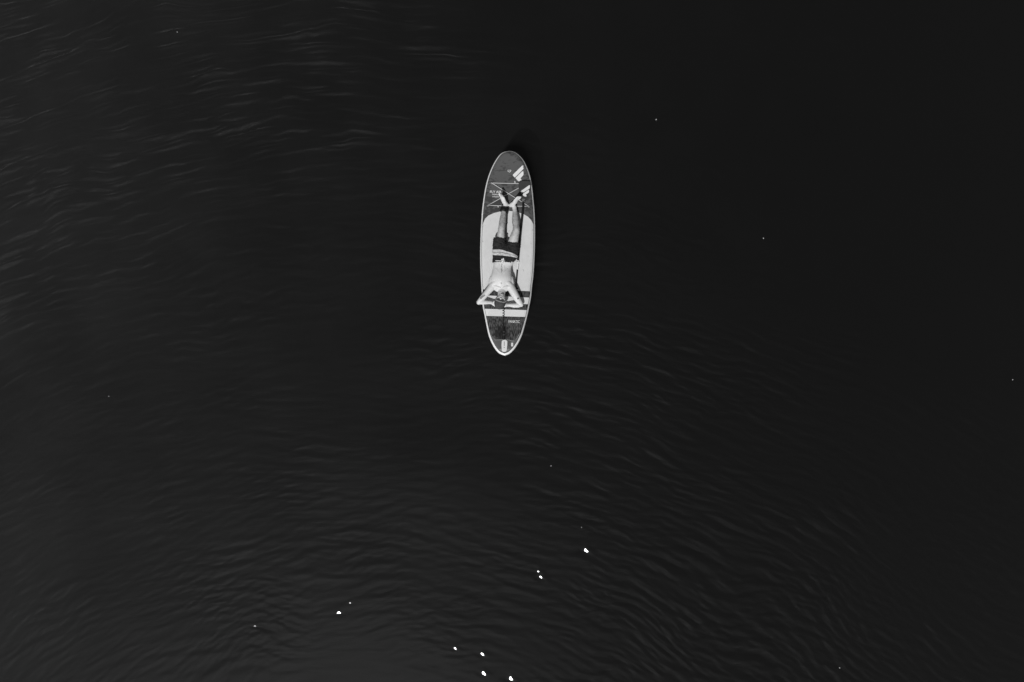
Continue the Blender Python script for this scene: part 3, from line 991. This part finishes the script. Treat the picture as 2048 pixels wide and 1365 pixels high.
vn = value_noise(co[:, 0], co[:, 1], 0.012, 91) * .6 + value_noise(co[:, 0], co[:, 1], 0.03, 92) * .5
shin = (0.85 + 0.55 * (1 - np.clip(nrm[:, 2], 0, 1))) * soft(py, 414, 428) * (1 - soft(py, 462, 492))  # leg hair, plus shade painted on skin that faces sideways
hair_and_shade = shin * (0.62 + 0.35 * vn)
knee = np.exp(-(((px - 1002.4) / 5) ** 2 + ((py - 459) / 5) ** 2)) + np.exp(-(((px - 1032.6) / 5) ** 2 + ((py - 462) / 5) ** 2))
hair_and_shade = hair_and_shade * (1 - 0.5 * np.clip(knee, 0, 1))
# faint line of hair down the belly, a little on the chest
hair_and_shade += np.exp(-((px - 1003.4 - .5 * np.sin(py)) / .9) ** 2) * soft(py, 526, 530) * (1 - soft(py, 540, 552)) * .9 * (1 + vn)
hair_and_shade += np.exp(-(((px - 1002.5) / 2.0) ** 2 + ((py - 567) / 1.6) ** 2)) * .7 * np.clip(vn + .6, 0, 1)
# short beard round jaw and mouth, brows and lashes
loc = (co - np.array(HC)) @ np.array(HM)
near = (np.linalg.norm(loc, axis=1) < 0.16) & (loc[:, 2] > -0.02)
jaw = soft(-loc[:, 1], .045, .062) * near * (np.abs(loc[:, 0]) < .07)
hair_and_shade += jaw * .55 * (.8 + .4 * vn)
for s_ in (-1, 1):
    d = ((loc[:, 0] - s_ * .031) / .022) ** 2 + ((loc[:, 1] - .017) / .006) ** 2
    hair_and_shade += np.exp(-d * d) * near * (loc[:, 2] > .06) * 1.2
    d = ((loc[:, 0] - s_ * .030) / .015) ** 2 + ((loc[:, 1] + .010) / .004) ** 2
    hair_and_shade += np.exp(-d * d) * near * (loc[:, 2] > .05) * 1.3
hair_and_shade += near * soft(loc[:, 1], .02, .035) * (loc[:, 2] < .07) * .9            # cropped hair at the temples
attr(me, 'hair_and_shade', np.clip(hair_and_shade, 0, 1.3))
# tattoos: a dark block on one upper arm, small marks on the other elbow and the breastbone
ink = np.zeros(len(co))
ca, sa = math.cos(R(-41)), math.sin(R(-41))
u, v = (px - 965.3) * ca + (py - 593.6) * sa, -(px - 965.3) * sa + (py - 593.6) * ca
ink += (soft(6.6 - np.abs(u), 0, .8) * soft(2.2 - np.abs(v), 0, .6)) * (.75 + .5 * value_noise(px, py, 1.3, 40))
ink += soft(2.6 - np.hypot(px - 1036.5, (py - 597.6)), 0, .7) * soft(value_noise(px, py, 1.5, 41), -.1, .25)
ink += soft(1.5 - np.hypot(px - 1002.3, (py - 566.8)), 0, .5) * soft(np.hypot(px - 1002.3, py - 566.8), .3, .8) * .8
ink *= nrm[:, 2] > .05
attr(me, 'ink', np.clip(ink, 0, 1))

M_skin = bpy.data.materials.new('skin')
M_skin.use_nodes = True
t = M_skin.node_tree; b = t.nodes['Principled BSDF']
b.inputs['Roughness'].default_value = 0.48; b.inputs['Specular IOR Level'].default_value = 0.35
tc = t.nodes.new('ShaderNodeTexCoord')
n = t.nodes.new('ShaderNodeTexNoise'); n.inputs['Scale'].default_value = 26; n.inputs['Detail'].default_value = 4
t.links.new(tc.outputs['Object'], n.inputs['Vector'])
r = t.nodes.new('ShaderNodeMapRange'); r.inputs['From Min'].default_value = .3; r.inputs['From Max'].default_value = .7; r.inputs['To Min'].default_value = .56; r.inputs['To Max'].default_value = .61
t.links.new(n.outputs[0], r.inputs[0])
a1 = t.nodes.new('ShaderNodeAttribute'); a1.attribute_name = 'hair_and_shade'
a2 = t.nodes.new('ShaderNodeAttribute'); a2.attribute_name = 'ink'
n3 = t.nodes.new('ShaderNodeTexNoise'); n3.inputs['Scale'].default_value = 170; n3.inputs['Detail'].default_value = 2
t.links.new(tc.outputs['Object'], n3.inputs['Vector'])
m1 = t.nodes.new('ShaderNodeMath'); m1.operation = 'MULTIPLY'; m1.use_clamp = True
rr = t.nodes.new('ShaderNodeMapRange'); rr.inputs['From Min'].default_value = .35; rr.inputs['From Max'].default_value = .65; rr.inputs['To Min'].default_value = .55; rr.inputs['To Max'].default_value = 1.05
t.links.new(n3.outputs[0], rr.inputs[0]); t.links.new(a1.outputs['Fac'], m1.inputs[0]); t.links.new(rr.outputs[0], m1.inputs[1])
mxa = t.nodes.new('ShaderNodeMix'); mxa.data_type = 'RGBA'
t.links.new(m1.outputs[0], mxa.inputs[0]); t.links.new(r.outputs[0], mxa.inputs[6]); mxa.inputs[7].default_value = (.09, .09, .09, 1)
mxb = t.nodes.new('ShaderNodeMix'); mxb.data_type = 'RGBA'
t.links.new(a2.outputs['Fac'], mxb.inputs[0]); t.links.new(mxa.outputs[2], mxb.inputs[6]); mxb.inputs[7].default_value = (.06, .06, .06, 1)
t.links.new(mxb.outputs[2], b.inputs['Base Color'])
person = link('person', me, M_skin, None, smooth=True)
tag(person, 'shirtless person in cap and dark shorts lying back, hands behind head', 'person')

# ---- shorts
Q = Blob()
Q.limb([(1005.3, 525.8, .106, .162, .120), (1005.7, 520.5, .107, .172, .121), (1008.4, 512, .109, .190, .120), (1010.2, 504, .110, .193, .116), (1011, 497, .108, .170, .105)], ZB, n=32, ends=(False, True))
Q.limb([(998.2, 508, .108, .104, .106), (997.8, 498, .116, .102, .103), (998.2, 487, .128, .100, .096), (999.2, 476.0, .140, .092, .086)], ZB, n=28, ends=(True, False))
Q.limb([(1022.5, 510, .108, .105, .106), (1024.4, 501, .112, .104, .102), (1025.6, 493, .117, .100, .098), (1026.4, 486.0, .122, .094, .092)], ZB, n=28, ends=(True, False))
me = Q.melt('shorts', 0.0050, smooth=3, factor=0.5)
co = coords(me).astype(float)
nrm = np.empty(len(me.vertices) * 3, np.float32); me.vertex_normals.foreach_get('vector', nrm); nrm = nrm.reshape(-1, 3)
px, py = to_px(co)
cr = np.hypot(px - 1012, py - 489)                       # folds fan out from the crotch, gathers hang from the waistband
ang = np.arctan2(py - 487, px - 1012)
fold = np.sin(ang * 13 + 1.3 * value_noise(px, py, 6, 50)) * np.exp(-cr / 16) * .006
gath = np.sin((px + .25 * py) * 1.25 + 1.5 * value_noise(px, py, 5, 51)) * soft(py, 511, 517) * .0030
fine = value_noise(px, py * 2.2, 5, 52) * .0050 + value_noise(px * 1.3, py, 2.4, 53) * .0022
co += nrm * (fold + gath + fine)[:, None]
co[:, 2] = np.maximum(co[:, 2], ZB - 0.002)
set_coords(me, co)
px, py = to_px(co)
bt = np.interp(px, [980, 985, 999, 1006, 1013, 1019, 1026, 1033, 1037], [500.2, 499.6, 499.4, 500.4, 503, 504.6, 507, 511, 513.5])
bb = np.interp(px, [980, 985, 1004, 1010, 1017, 1022, 1027, 1033, 1037], [510.6, 510.5, 511.3, 512, 513, 513.8, 514.6, 515.8, 516.5])
attr(me, 'band', (py - bt) / (bb - bt))
M_shorts = material('dark_shorts', 0.022, 0.85, 0.1, noise=((30, 30, 30), 0.75, 1.3), bump=((300, 300, 300), .3, .001))
t = M_shorts.node_tree; b = t.nodes['Principled BSDF']
src = b.inputs['Base Color'].links[0].from_socket
a = t.nodes.new('ShaderNodeAttribute'); a.attribute_name = 'band'
cr_ = t.nodes.new('ShaderNodeValToRGB'); cr_.color_ramp.interpolation = 'CONSTANT'
els = [(0, 0), (.02 / 2 + .25, .58), (.25 + .5 * .16, .30), (.25 + .5 * .22, .55), (.25 + .5 * .38, .36), (.25 + .5 * .62, .55), (.25 + .5 * .76, .34), (.25 + .5 * .82, .58), (.75, 0)]
cr_.color_ramp.elements[0].position = 0; cr_.color_ramp.elements[0].color = (0, 0, 0, 1)
cr_.color_ramp.elements[1].position = els[1][0]; cr_.color_ramp.elements[1].color = (els[1][1],) * 3 + (1,)
for p_, c_ in els[2:]:
    e = cr_.color_ramp.elements.new(p_); e.color = (c_, c_, c_, 1)
mr = t.nodes.new('ShaderNodeMapRange'); mr.inputs['From Min'].default_value = -.5; mr.inputs['From Max'].default_value = 1.5
t.links.new(a.outputs['Fac'], mr.inputs[0]); t.links.new(mr.outputs[0], cr_.inputs[0])
# woven pattern along the middle of the band
tc = t.nodes.new('ShaderNodeTexCoord'); mp = t.nodes.new('ShaderNodeMapping'); mp.inputs['Scale'].default_value = (70, 200, 0)
t.links.new(tc.outputs['Object'], mp.inputs[0])
nz = t.nodes.new('ShaderNodeTexNoise'); nz.inputs['Scale'].default_value = 1; nz.inputs['Detail'].default_value = 2; t.links.new(mp.outputs[0], nz.inputs['Vector'])
mr2 = t.nodes.new('ShaderNodeMapRange'); mr2.inputs['From Min'].default_value = .40; mr2.inputs['From Max'].default_value = .56; mr2.inputs['To Min'].default_value = .42; mr2.inputs['To Max'].default_value = 1.0
t.links.new(nz.outputs[0], mr2.inputs[0])
lt = t.nodes.new('ShaderNodeMath'); lt.operation = 'COMPARE'; lt.inputs[1].default_value = .36; lt.inputs[2].default_value = .03
t.links.new(cr_.outputs[0], lt.inputs[0])
mxp = t.nodes.new('ShaderNodeMix'); mxp.data_type = 'FLOAT'; mxp.inputs[2].default_value = 1.0
t.links.new(lt.outputs[0], mxp.inputs[0]); t.links.new(mr2.outputs[0], mxp.inputs[3])
mul = t.nodes.new('ShaderNodeMath'); mul.operation = 'MULTIPLY'; t.links.new(cr_.outputs[0], mul.inputs[0]); t.links.new(mxp.outputs[0], mul.inputs[1])
gt = t.nodes.new('ShaderNodeMath'); gt.operation = 'GREATER_THAN'; gt.inputs[1].default_value = .05; t.links.new(cr_.outputs[0], gt.inputs[0])
mxs = t.nodes.new('ShaderNodeMix'); mxs.data_type = 'RGBA'
t.links.new(gt.outputs[0], mxs.inputs[0]); t.links.new(src, mxs.inputs[6]); t.links.new(mul.outputs[0], mxs.inputs[7])
t.links.new(mxs.outputs[2], b.inputs['Base Color'])
shorts = link('shorts', me, M_shorts, person, smooth=True)
shorts['label'] = 'dark swim shorts with a pale patterned stripe'

# drawstring laid along the waistband and tied in a bow, following the cloth below it
dg = bpy.context.evaluated_depsgraph_get()
SH = shorts.evaluated_get(dg)
PE = person.evaluated_get(dg)


def over(px_, py_, lift):
    """point resting on whatever part of the figure lies below that spot"""
    z = ZB + .20
    for _ in range(3):
        p = W(px_, py_, z)
        best = ZB
        for ob in (SH, PE):
            hit, lo, _n, _i = ob.ray_cast(Vector((p.x, p.y, 1.0)), Vector((0, 0, -1)))
            if hit: best = max(best, lo.z)
        z = best
    p = W(px_, py_, z)
    return Vector((p.x, p.y, z + lift))


def strand(pts, r, nm='drawstring', parent=shorts, mat=M_mark, lift=.004):
    P = [over(q[0], q[1], lift + (q[2] if len(q) > 2 else 0)) for q in smooth_path([(p + (0,))[:3] for p in pts], 5)]
    return mesh_obj(nm, *tube_rings(P, [r] * len(P), 8), mat, parent, smooth=True)


strand([(991.5, 522.0), (996, 522.0), (1001, 522.2), (1005, 522.6), (1009.5, 522.3)], .0065)
strand([(1005, 522.5), (1003, 518.9), (1005.4, 519.6), (1005.4, 522.5)], .0060)
strand([(1005.4, 522.5), (1006.4, 517.0), (1007.6, 519.5), (1005.6, 522.5)], .0060)
strand([(1005.2, 522.3), (1004.6, 525), (1005.0, 527.4)], .0065)
strand([(1005.4, 522.3), (1006.2, 524.8), (1006.2, 527.0)], .0060)

# ---- cap: crown shell over the back of the head, sweatband, brim standing up from the brow
M_cap = material('grey_cap', 0.046, 0.85, 0.2, noise=((40, 40, 40), 0.8, 1.25), bump=((260, 260, 260), .35, .001))
M_capedge = material('pale_cap_edge', 0.20, 0.8, 0.2)
V, F = [], []
NA_, NB_ = 14, 36
for j in range(NA_ + 1):
    th = (math.pi / 2) * (1.08 * j / NA_)
    for k in range(NB_):
        a = 2 * math.pi * k / NB_
        rad_s, rad_f = .087, .103
        s_, f_ = rad_s * math.sin(th) * math.cos(a), rad_f * math.sin(th) * math.sin(a)
        seam = 1 + .008 * math.cos(6 * a)
        V.append(hp(s_ * seam, .022 + .110 * math.cos(th) + .10 * max(0, f_) * math.sin(th) * .0, f_ * seam - .012))
for j in range(NA_):
    for k in range(NB_):
        F.append((j * NB_ + k, j * NB_ + (k + 1) % NB_, (j + 1) * NB_ + (k + 1) % NB_, (j + 1) * NB_ + k))
cap = mesh_obj('cap', V, F, M_cap, person, smooth=True)
cap['label'] = 'plain grey cap with short brim'
md = cap.modifiers.new('thick', 'SOLIDIFY'); md.thickness = .004; md.offset = 1
V, F = [], []
nb = 18
for j in range(6):
    q = j / 5
    for k in range(nb + 1):
        a = math.pi * (.17 + .66 * k / nb)
        c_, s_ = math.cos(a), math.sin(a)
        ext = .062 * q * max(0, math.sin((a - .17 * math.pi) / .66)) ** .55
        V.append(hp(.085 * c_ * (1 + .10 * q), .016 - .012 * q - .020 * q * (c_ * c_) , .101 * s_ - .010 + ext))
for j in range(5):
    for k in range(nb):
        F.append((j * (nb + 1) + k, j * (nb + 1) + k + 1, (j + 1) * (nb + 1) + k + 1, (j + 1) * (nb + 1) + k))
brim = mesh_obj('brim', V, F, M_capedge, cap, smooth=True)
md = brim.modifiers.new('thick', 'SOLIDIFY'); md.thickness = .006; md.offset = 0
# wristbands
for (x0, y0, x1, y1, h, r) in ((1012.6, 610.6, 1013.7, 610.6, .058, .029), (1015.3, 610.7, 1016.4, 610.7, .061, .030)):
    mesh_obj('wristband', *tube_rings([W(x0, y0, ZB + h), W(x1, y1, ZB + h)], [(r, r * .92)] * 2, 20, caps=True, round_end=(False, False)), M_cord, person, smooth=False)

# ------------------------------------------------------------------ leash
leash = empty('leash', on_deck(1008, 672, .004), 'black coiled leash from tail plug to ankle cuff', 'leash')
A0, A1 = W(1006.7, 424.2, ZB + .068), W(1008.4, 415.4, ZB + .062)
V, F = [], []
dirn = (A1 - A0).normalized()
w_ = dirn.cross(Vector((0, 0, 1))).normalized(); u_ = w_.cross(dirn)
for q, rr in ((0, .050), (.04, .056), (.5, .057), (.96, .056), (1, .050)):
    for k in range(24):
        a = 2 * math.pi * k / 24
        V.append(A0.lerp(A1, q) + (w_ * math.cos(a) + u_ * math.sin(a)) * rr)
for j in range(4):
    for k in range(24):
        F.append((j * 24 + k, j * 24 + (k + 1) % 24, (j + 1) * 24 + (k + 1) % 24, (j + 1) * 24 + k))
cuff = mesh_obj('cuff', V, F, M_black, leash, smooth=True)
md = cuff.modifiers.new('thick', 'SOLIDIFY'); md.thickness = .004
P = [W(1013.4, 417, ZB + .075), W(1014.6, 420.5, ZB + .055), W(1014.8, 424.5, ZB + .04), W(1014.4, 428, ZB + .03)]
mesh_obj('cuff_strap', *tube_rings(P, [(.013, .007)] * 4, 10), M_black, leash, smooth=True)


def flat(px_, py_, h):
    return W(px_, py_, ZB + h)


pth = smooth_path([(1014.4, 428, .03), (1014.6, 434, .010), (1013.6, 440, .008), (1012.6, 443.2, .010), (1014.6, 445.4, .014), (1013.6, 448.2, .018), (1012.0, 446.5, .020),
                   (1012.2, 451, .010), (1012.0, 462, .008), (1012.2, 475, .008), (1012, 487, .008)], 6)
P = [flat(*q) for q in pth]
mesh_obj('cord', *tube_rings(P, [.0058] * len(P), 8), M_black, leash, smooth=True)
# coil: runs under him along the middle of the pad and comes out past his head
P = []
y0, y1, turns = 487.0, 634.5, 29
N = turns * 14
for i in range(N + 1):
    q = i / N
    py_ = y0 + (y1 - y0) * q
    px_ = 1012 + (1007.0 - 1012) * min(1, q * 1.15)
    vis = 1.0 if py_ > 612 else .45
    a = 2 * math.pi * turns * q
    P.append(flat(px_ + 1.9 * vis * math.cos(a), py_ + .9 * math.sin(a) * vis, .010 + .006 * vis * math.sin(a)))
mesh_obj('coil', *tube_rings(P, [.0042] * len(P), 6), M_black, leash, smooth=True)
pth = smooth_path([(1007.6, 634.5, .010), (1008.0, 637.5, .009), (1006.6, 641, .008), (1006.2, 646, .008), (1007.2, 651, .008), (1008.2, 657, .008)], 6)
P = [on_deck(q[0], q[1], .006 + q[2]) for q in pth]
mesh_obj('cord', *tube_rings(P, [.0062 + .003 * k / len(P) for k in range(len(P))], 8), M_black, leash, smooth=True)
P = [on_deck(1008.2, 657, .016), on_deck(1007.9, 660.5, .016), on_deck(1007.6, 668, .014), on_deck(1007.4, 675.5, .013), on_deck(1007.6, 680, .010)]
strap = mesh_obj('rail_strap', *tube_rings(P, [(.010, .009), (.019, .009), (.021, .008), (.018, .007), (.006, .006)], 12), M_black, leash, smooth=True)
for yy in (664, 670):
    P = [on_deck(1005.8, yy, .022), on_deck(1009.6, yy, .022)]
    mesh_obj('strap_keeper', *tube_rings(P, [(.006, .002)] * 2, 8), material('dark_grey_web', .035, .6), strap)

# ------------------------------------------------------------------ paddle
paddle = empty('paddle', on_deck(1040, 480, .02), 'black-shafted paddle with grey blade lying beside the person', 'paddle')


def crop4(u, v):
    return (960 + u / 17.067, 360 + v / 17.067)


def blade_z(px_, py_):
    # the blade lies on the bungee, its tip lifted by the nose
    x, y = deck_xy(min(max(px_, 1030), 1056), py_)
    return float(top_z(x, y)[0]) + .026


BL_OUT = [(1320, 120), (1336, 66), (1385, 36), (1500, 26), (1640, 34), (1706, 56), (1732, 100), (1734, 180), (1716, 330), (1676, 470), (1618, 610), (1560, 720), (1524, 790),
          (1512, 850), (1508, 890), (1444, 890), (1438, 840), (1424, 770), (1396, 660), (1360, 530), (1330, 400), (1316, 260)]
outl = [crop4(*p) for p in BL_OUT]
bm = bmesh.new()
vs = []
for p in outl:
    w = W(p[0], p[1], blade_z(*p)); vs.append(bm.verts.new((w.x, w.y, 0)))
bm.faces.new(vs)
for ax_ in (0, 1):
    cs = [v.co[ax_] for v in bm.verts]
    k = min(cs) + .018
    hi = max(cs)
    while k < hi - .002:
        bmesh.ops.bisect_plane(bm, geom=bm.verts[:] + bm.edges[:] + bm.faces[:], plane_co=(k, 0, 0) if ax_ == 0 else (0, k, 0), plane_no=(1, 0, 0) if ax_ == 0 else (0, 1, 0), dist=1e-6)
        k += .018
cl0, cl1 = W(*crop4(1476, 890), .2), W(*crop4(1525, 40), .25)


def blade_surf(x, y):
    """height of the blade face: dished, with a spine running out of the shaft"""
    py_ = 682.5 - y / (S * (CAM_H - .2) / CAM_H)
    z = blade_z(1045, py_)
    f = (y - cl0.y) / (cl1.y - cl0.y)
    cxl = cl0.x + (cl1.x - cl0.x) * f
    d = abs(x - cxl)
    z += .010 * math.exp(-(d / .016) ** 2) * max(0, 1 - f * 1.4) + .10 * d * d
    return z


for v in bm.verts:
    v.co.z = blade_surf(v.co.x, v.co.y)
bmesh.ops.recalc_face_normals(bm, faces=bm.faces)
if sum(f.normal.z for f in bm.faces) < 0: bmesh.ops.reverse_faces(bm, faces=bm.faces)
me = bpy.data.meshes.new('blade'); bm.to_mesh(me); bm.free()
blade = link('blade', me, M_blade, paddle, smooth=True)
md = blade.modifiers.new('thick', 'SOLIDIFY'); md.thickness = .007; md.offset = -1


def on_blade(name, poly, mat):
    bm = bmesh.new()
    vs = []
    for p in poly:
        w = W(p[0], p[1], blade_z(1045, p[1])); vs.append(bm.verts.new((w.x, w.y, 0)))
    bm.faces.new(vs)
    for ax_ in (0, 1):
        cs = [v.co[ax_] for v in bm.verts]
        k = min(cs) + .018
        while k < max(cs) - .002:
            bmesh.ops.bisect_plane(bm, geom=bm.verts[:] + bm.edges[:] + bm.faces[:], plane_co=(k, 0, 0) if ax_ == 0 else (0, k, 0), plane_no=(1, 0, 0) if ax_ == 0 else (0, 1, 0), dist=1e-6)
            k += .018
    for v in bm.verts: v.co.z = blade_surf(v.co.x, v.co.y) + .0015
    bmesh.ops.recalc_face_normals(bm, faces=bm.faces)
    if sum(f.normal.z for f in bm.faces) < 0: bmesh.ops.reverse_faces(bm, faces=bm.faces)
    me = bpy.data.meshes.new(name); bm.to_mesh(me); bm.free()
    return link(name, me, mat, blade)


on_blade('emblem', [crop4(*p) for p in [(1394, 402), (1404, 380), (1664, 196), (1690, 186), (1706, 198), (1697, 280), (1684, 304), (1446, 460), (1424, 462), (1408, 446)]], M_mark)
on_blade('emblem', [crop4(*p) for p in [(1450, 488), (1646, 350), (1664, 344), (1673, 356), (1673, 416), (1655, 446), (1566, 500), (1590, 548), (1584, 574), (1532, 576), (1500, 562), (1466, 530)]], M_mark)
M_dim = material('grey_print_small', .19, .6)
for (u0, v0, u1, v1) in ((1432, 656, 1535, 676), (1436, 700, 1512, 722), (1422, 740, 1520, 762)):
    on_blade('print_mark', [crop4(u0, v0), crop4(u1, v0 + 6), crop4(u1, v1 + 4), crop4(u0, v1)], M_dim)

SZ = .030
sh = [(1046.4, 405, .034), (1046.4, 414, .030), (1045.3, 423, .028), (1043.0, 446, .026), (1040.4, 472, .026), (1037.6, 502, .026), (1035.6, 524, .026)]
P = [W(p[0], p[1], float(deck_z(p[1])) + p[2]) for p in sh]
mesh_obj('shaft', *tube_rings(P, [.012, .0170, .0180, .0180, .0180, .0180, .0175], 14), M_carbon, paddle, smooth=True)
sc_ = [(1035.9, 521.5, .026), (1035.5, 526, .026), (1034.6, 539.5, .026)]
P = [W(p[0], p[1], float(deck_z(p[1])) + p[2]) for p in sc_]
cl = mesh_obj('clamp', *tube_rings(P, [.0185, .0165, .0165], 14, round_end=(False, False)), M_white, paddle, smooth=False)
P = [W(1036.6, 523, float(deck_z(523)) + .040), W(1037.0, 526.5, float(deck_z(523)) + .041)]
mesh_obj('clamp_lever', *tube_rings(P, [(.010, .006), (.008, .005)], 8), M_white, cl, smooth=True)
P = [W(1034.6, 539.5, float(deck_z(530)) + .026), W(1033.4, 555, float(deck_z(550)) + .025), W(1032.0, 576, float(deck_z(570)) + .024)]
mesh_obj('upper_shaft', *tube_rings(P, [.0120, .0115, .0115], 12), M_carbon, paddle, smooth=True)
gz = float(deck_z(578)) + .026
P = [W(1026.6, 576.6, gz), W(1028.5, 577.4, gz + .002), W(1031.6, 577.2, gz + .003), W(1034.4, 577.4, gz + .002), W(1036.2, 576.6, gz)]
mesh_obj('grip', *tube_rings(P, [(.010, .010), (.017, .013), (.019, .015), (.017, .013), (.010, .010)], 12), M_carbon, paddle, smooth=True)
P = [W(1027.2, 579.6, gz), W(1031.5, 580.2, gz), W(1035.0, 579.8, gz)]
mesh_obj('grip_plate', *tube_rings(P, [(.006, .005)] * 3, 8), M_cord, paddle, smooth=True)

# ------------------------------------------------------------------ flecks afloat
M_fleck = material('pale_fleck', .55, .6)
FLECKS = [(1312, 240, .013, 'pale fleck afloat up and to the right of the board nose'),
          (1527, 477, .011, 'pale fleck afloat on dark water to the right of the person'),
          (218, 793, .010, 'faint pale fleck afloat near the left edge, below the board'),
          (1102, 932, .010, 'faint pale fleck afloat below the board tail, above the sun glints'),
          (2025, 760, .012, 'pale fleck afloat at the far right edge of the water'),
          (355, 65, .009, 'faint pale fleck afloat among ripples at the upper left'),
          (1680, 1337, .011, 'pale fleck afloat near the bottom edge, right of the sun glints'),
          (1163, 1055, .009, 'faint pale fleck afloat just above the topmost sun glint')]
fd = []
for i in range(9):
    for j in range(5):
        u, v = i / 8 * 2 - 1, j / 4 * 2 - 1
        wv_ = (1 - u * u) ** .6 * .5
        fd.append((u, v * wv_, .25 * u * u + .18 * v * v * wv_))
ff = [(i * 5 + j, (i + 1) * 5 + j, (i + 1) * 5 + j + 1, i * 5 + j + 1) for i in range(8) for j in range(4)]
fme = None
for (px_, py_, size, lab) in FLECKS:
    p = W(px_, py_, 0)
    z = float(waves(np.array([p.x]), np.array([p.y]))[0]) + .002
    if fme is None:
        o = mesh_obj('floating_fleck', fd, ff, M_fleck, None, smooth=True)
        fme = o.data
        md = o.modifiers.new('thick', 'SOLIDIFY'); md.thickness = .15
    else:
        o = bpy.data.objects.new('floating_fleck', fme); COL.objects.link(o)
        md = o.modifiers.new('thick', 'SOLIDIFY'); md.thickness = .15
    o.location = (p.x, p.y, z)
    o.scale = (size, size, size)
    o.rotation_euler = (random.uniform(-.2, .2), random.uniform(-.2, .2), random.uniform(0, 6.28))
    tag(o, lab, 'debris', 'pale flecks floating on the water')
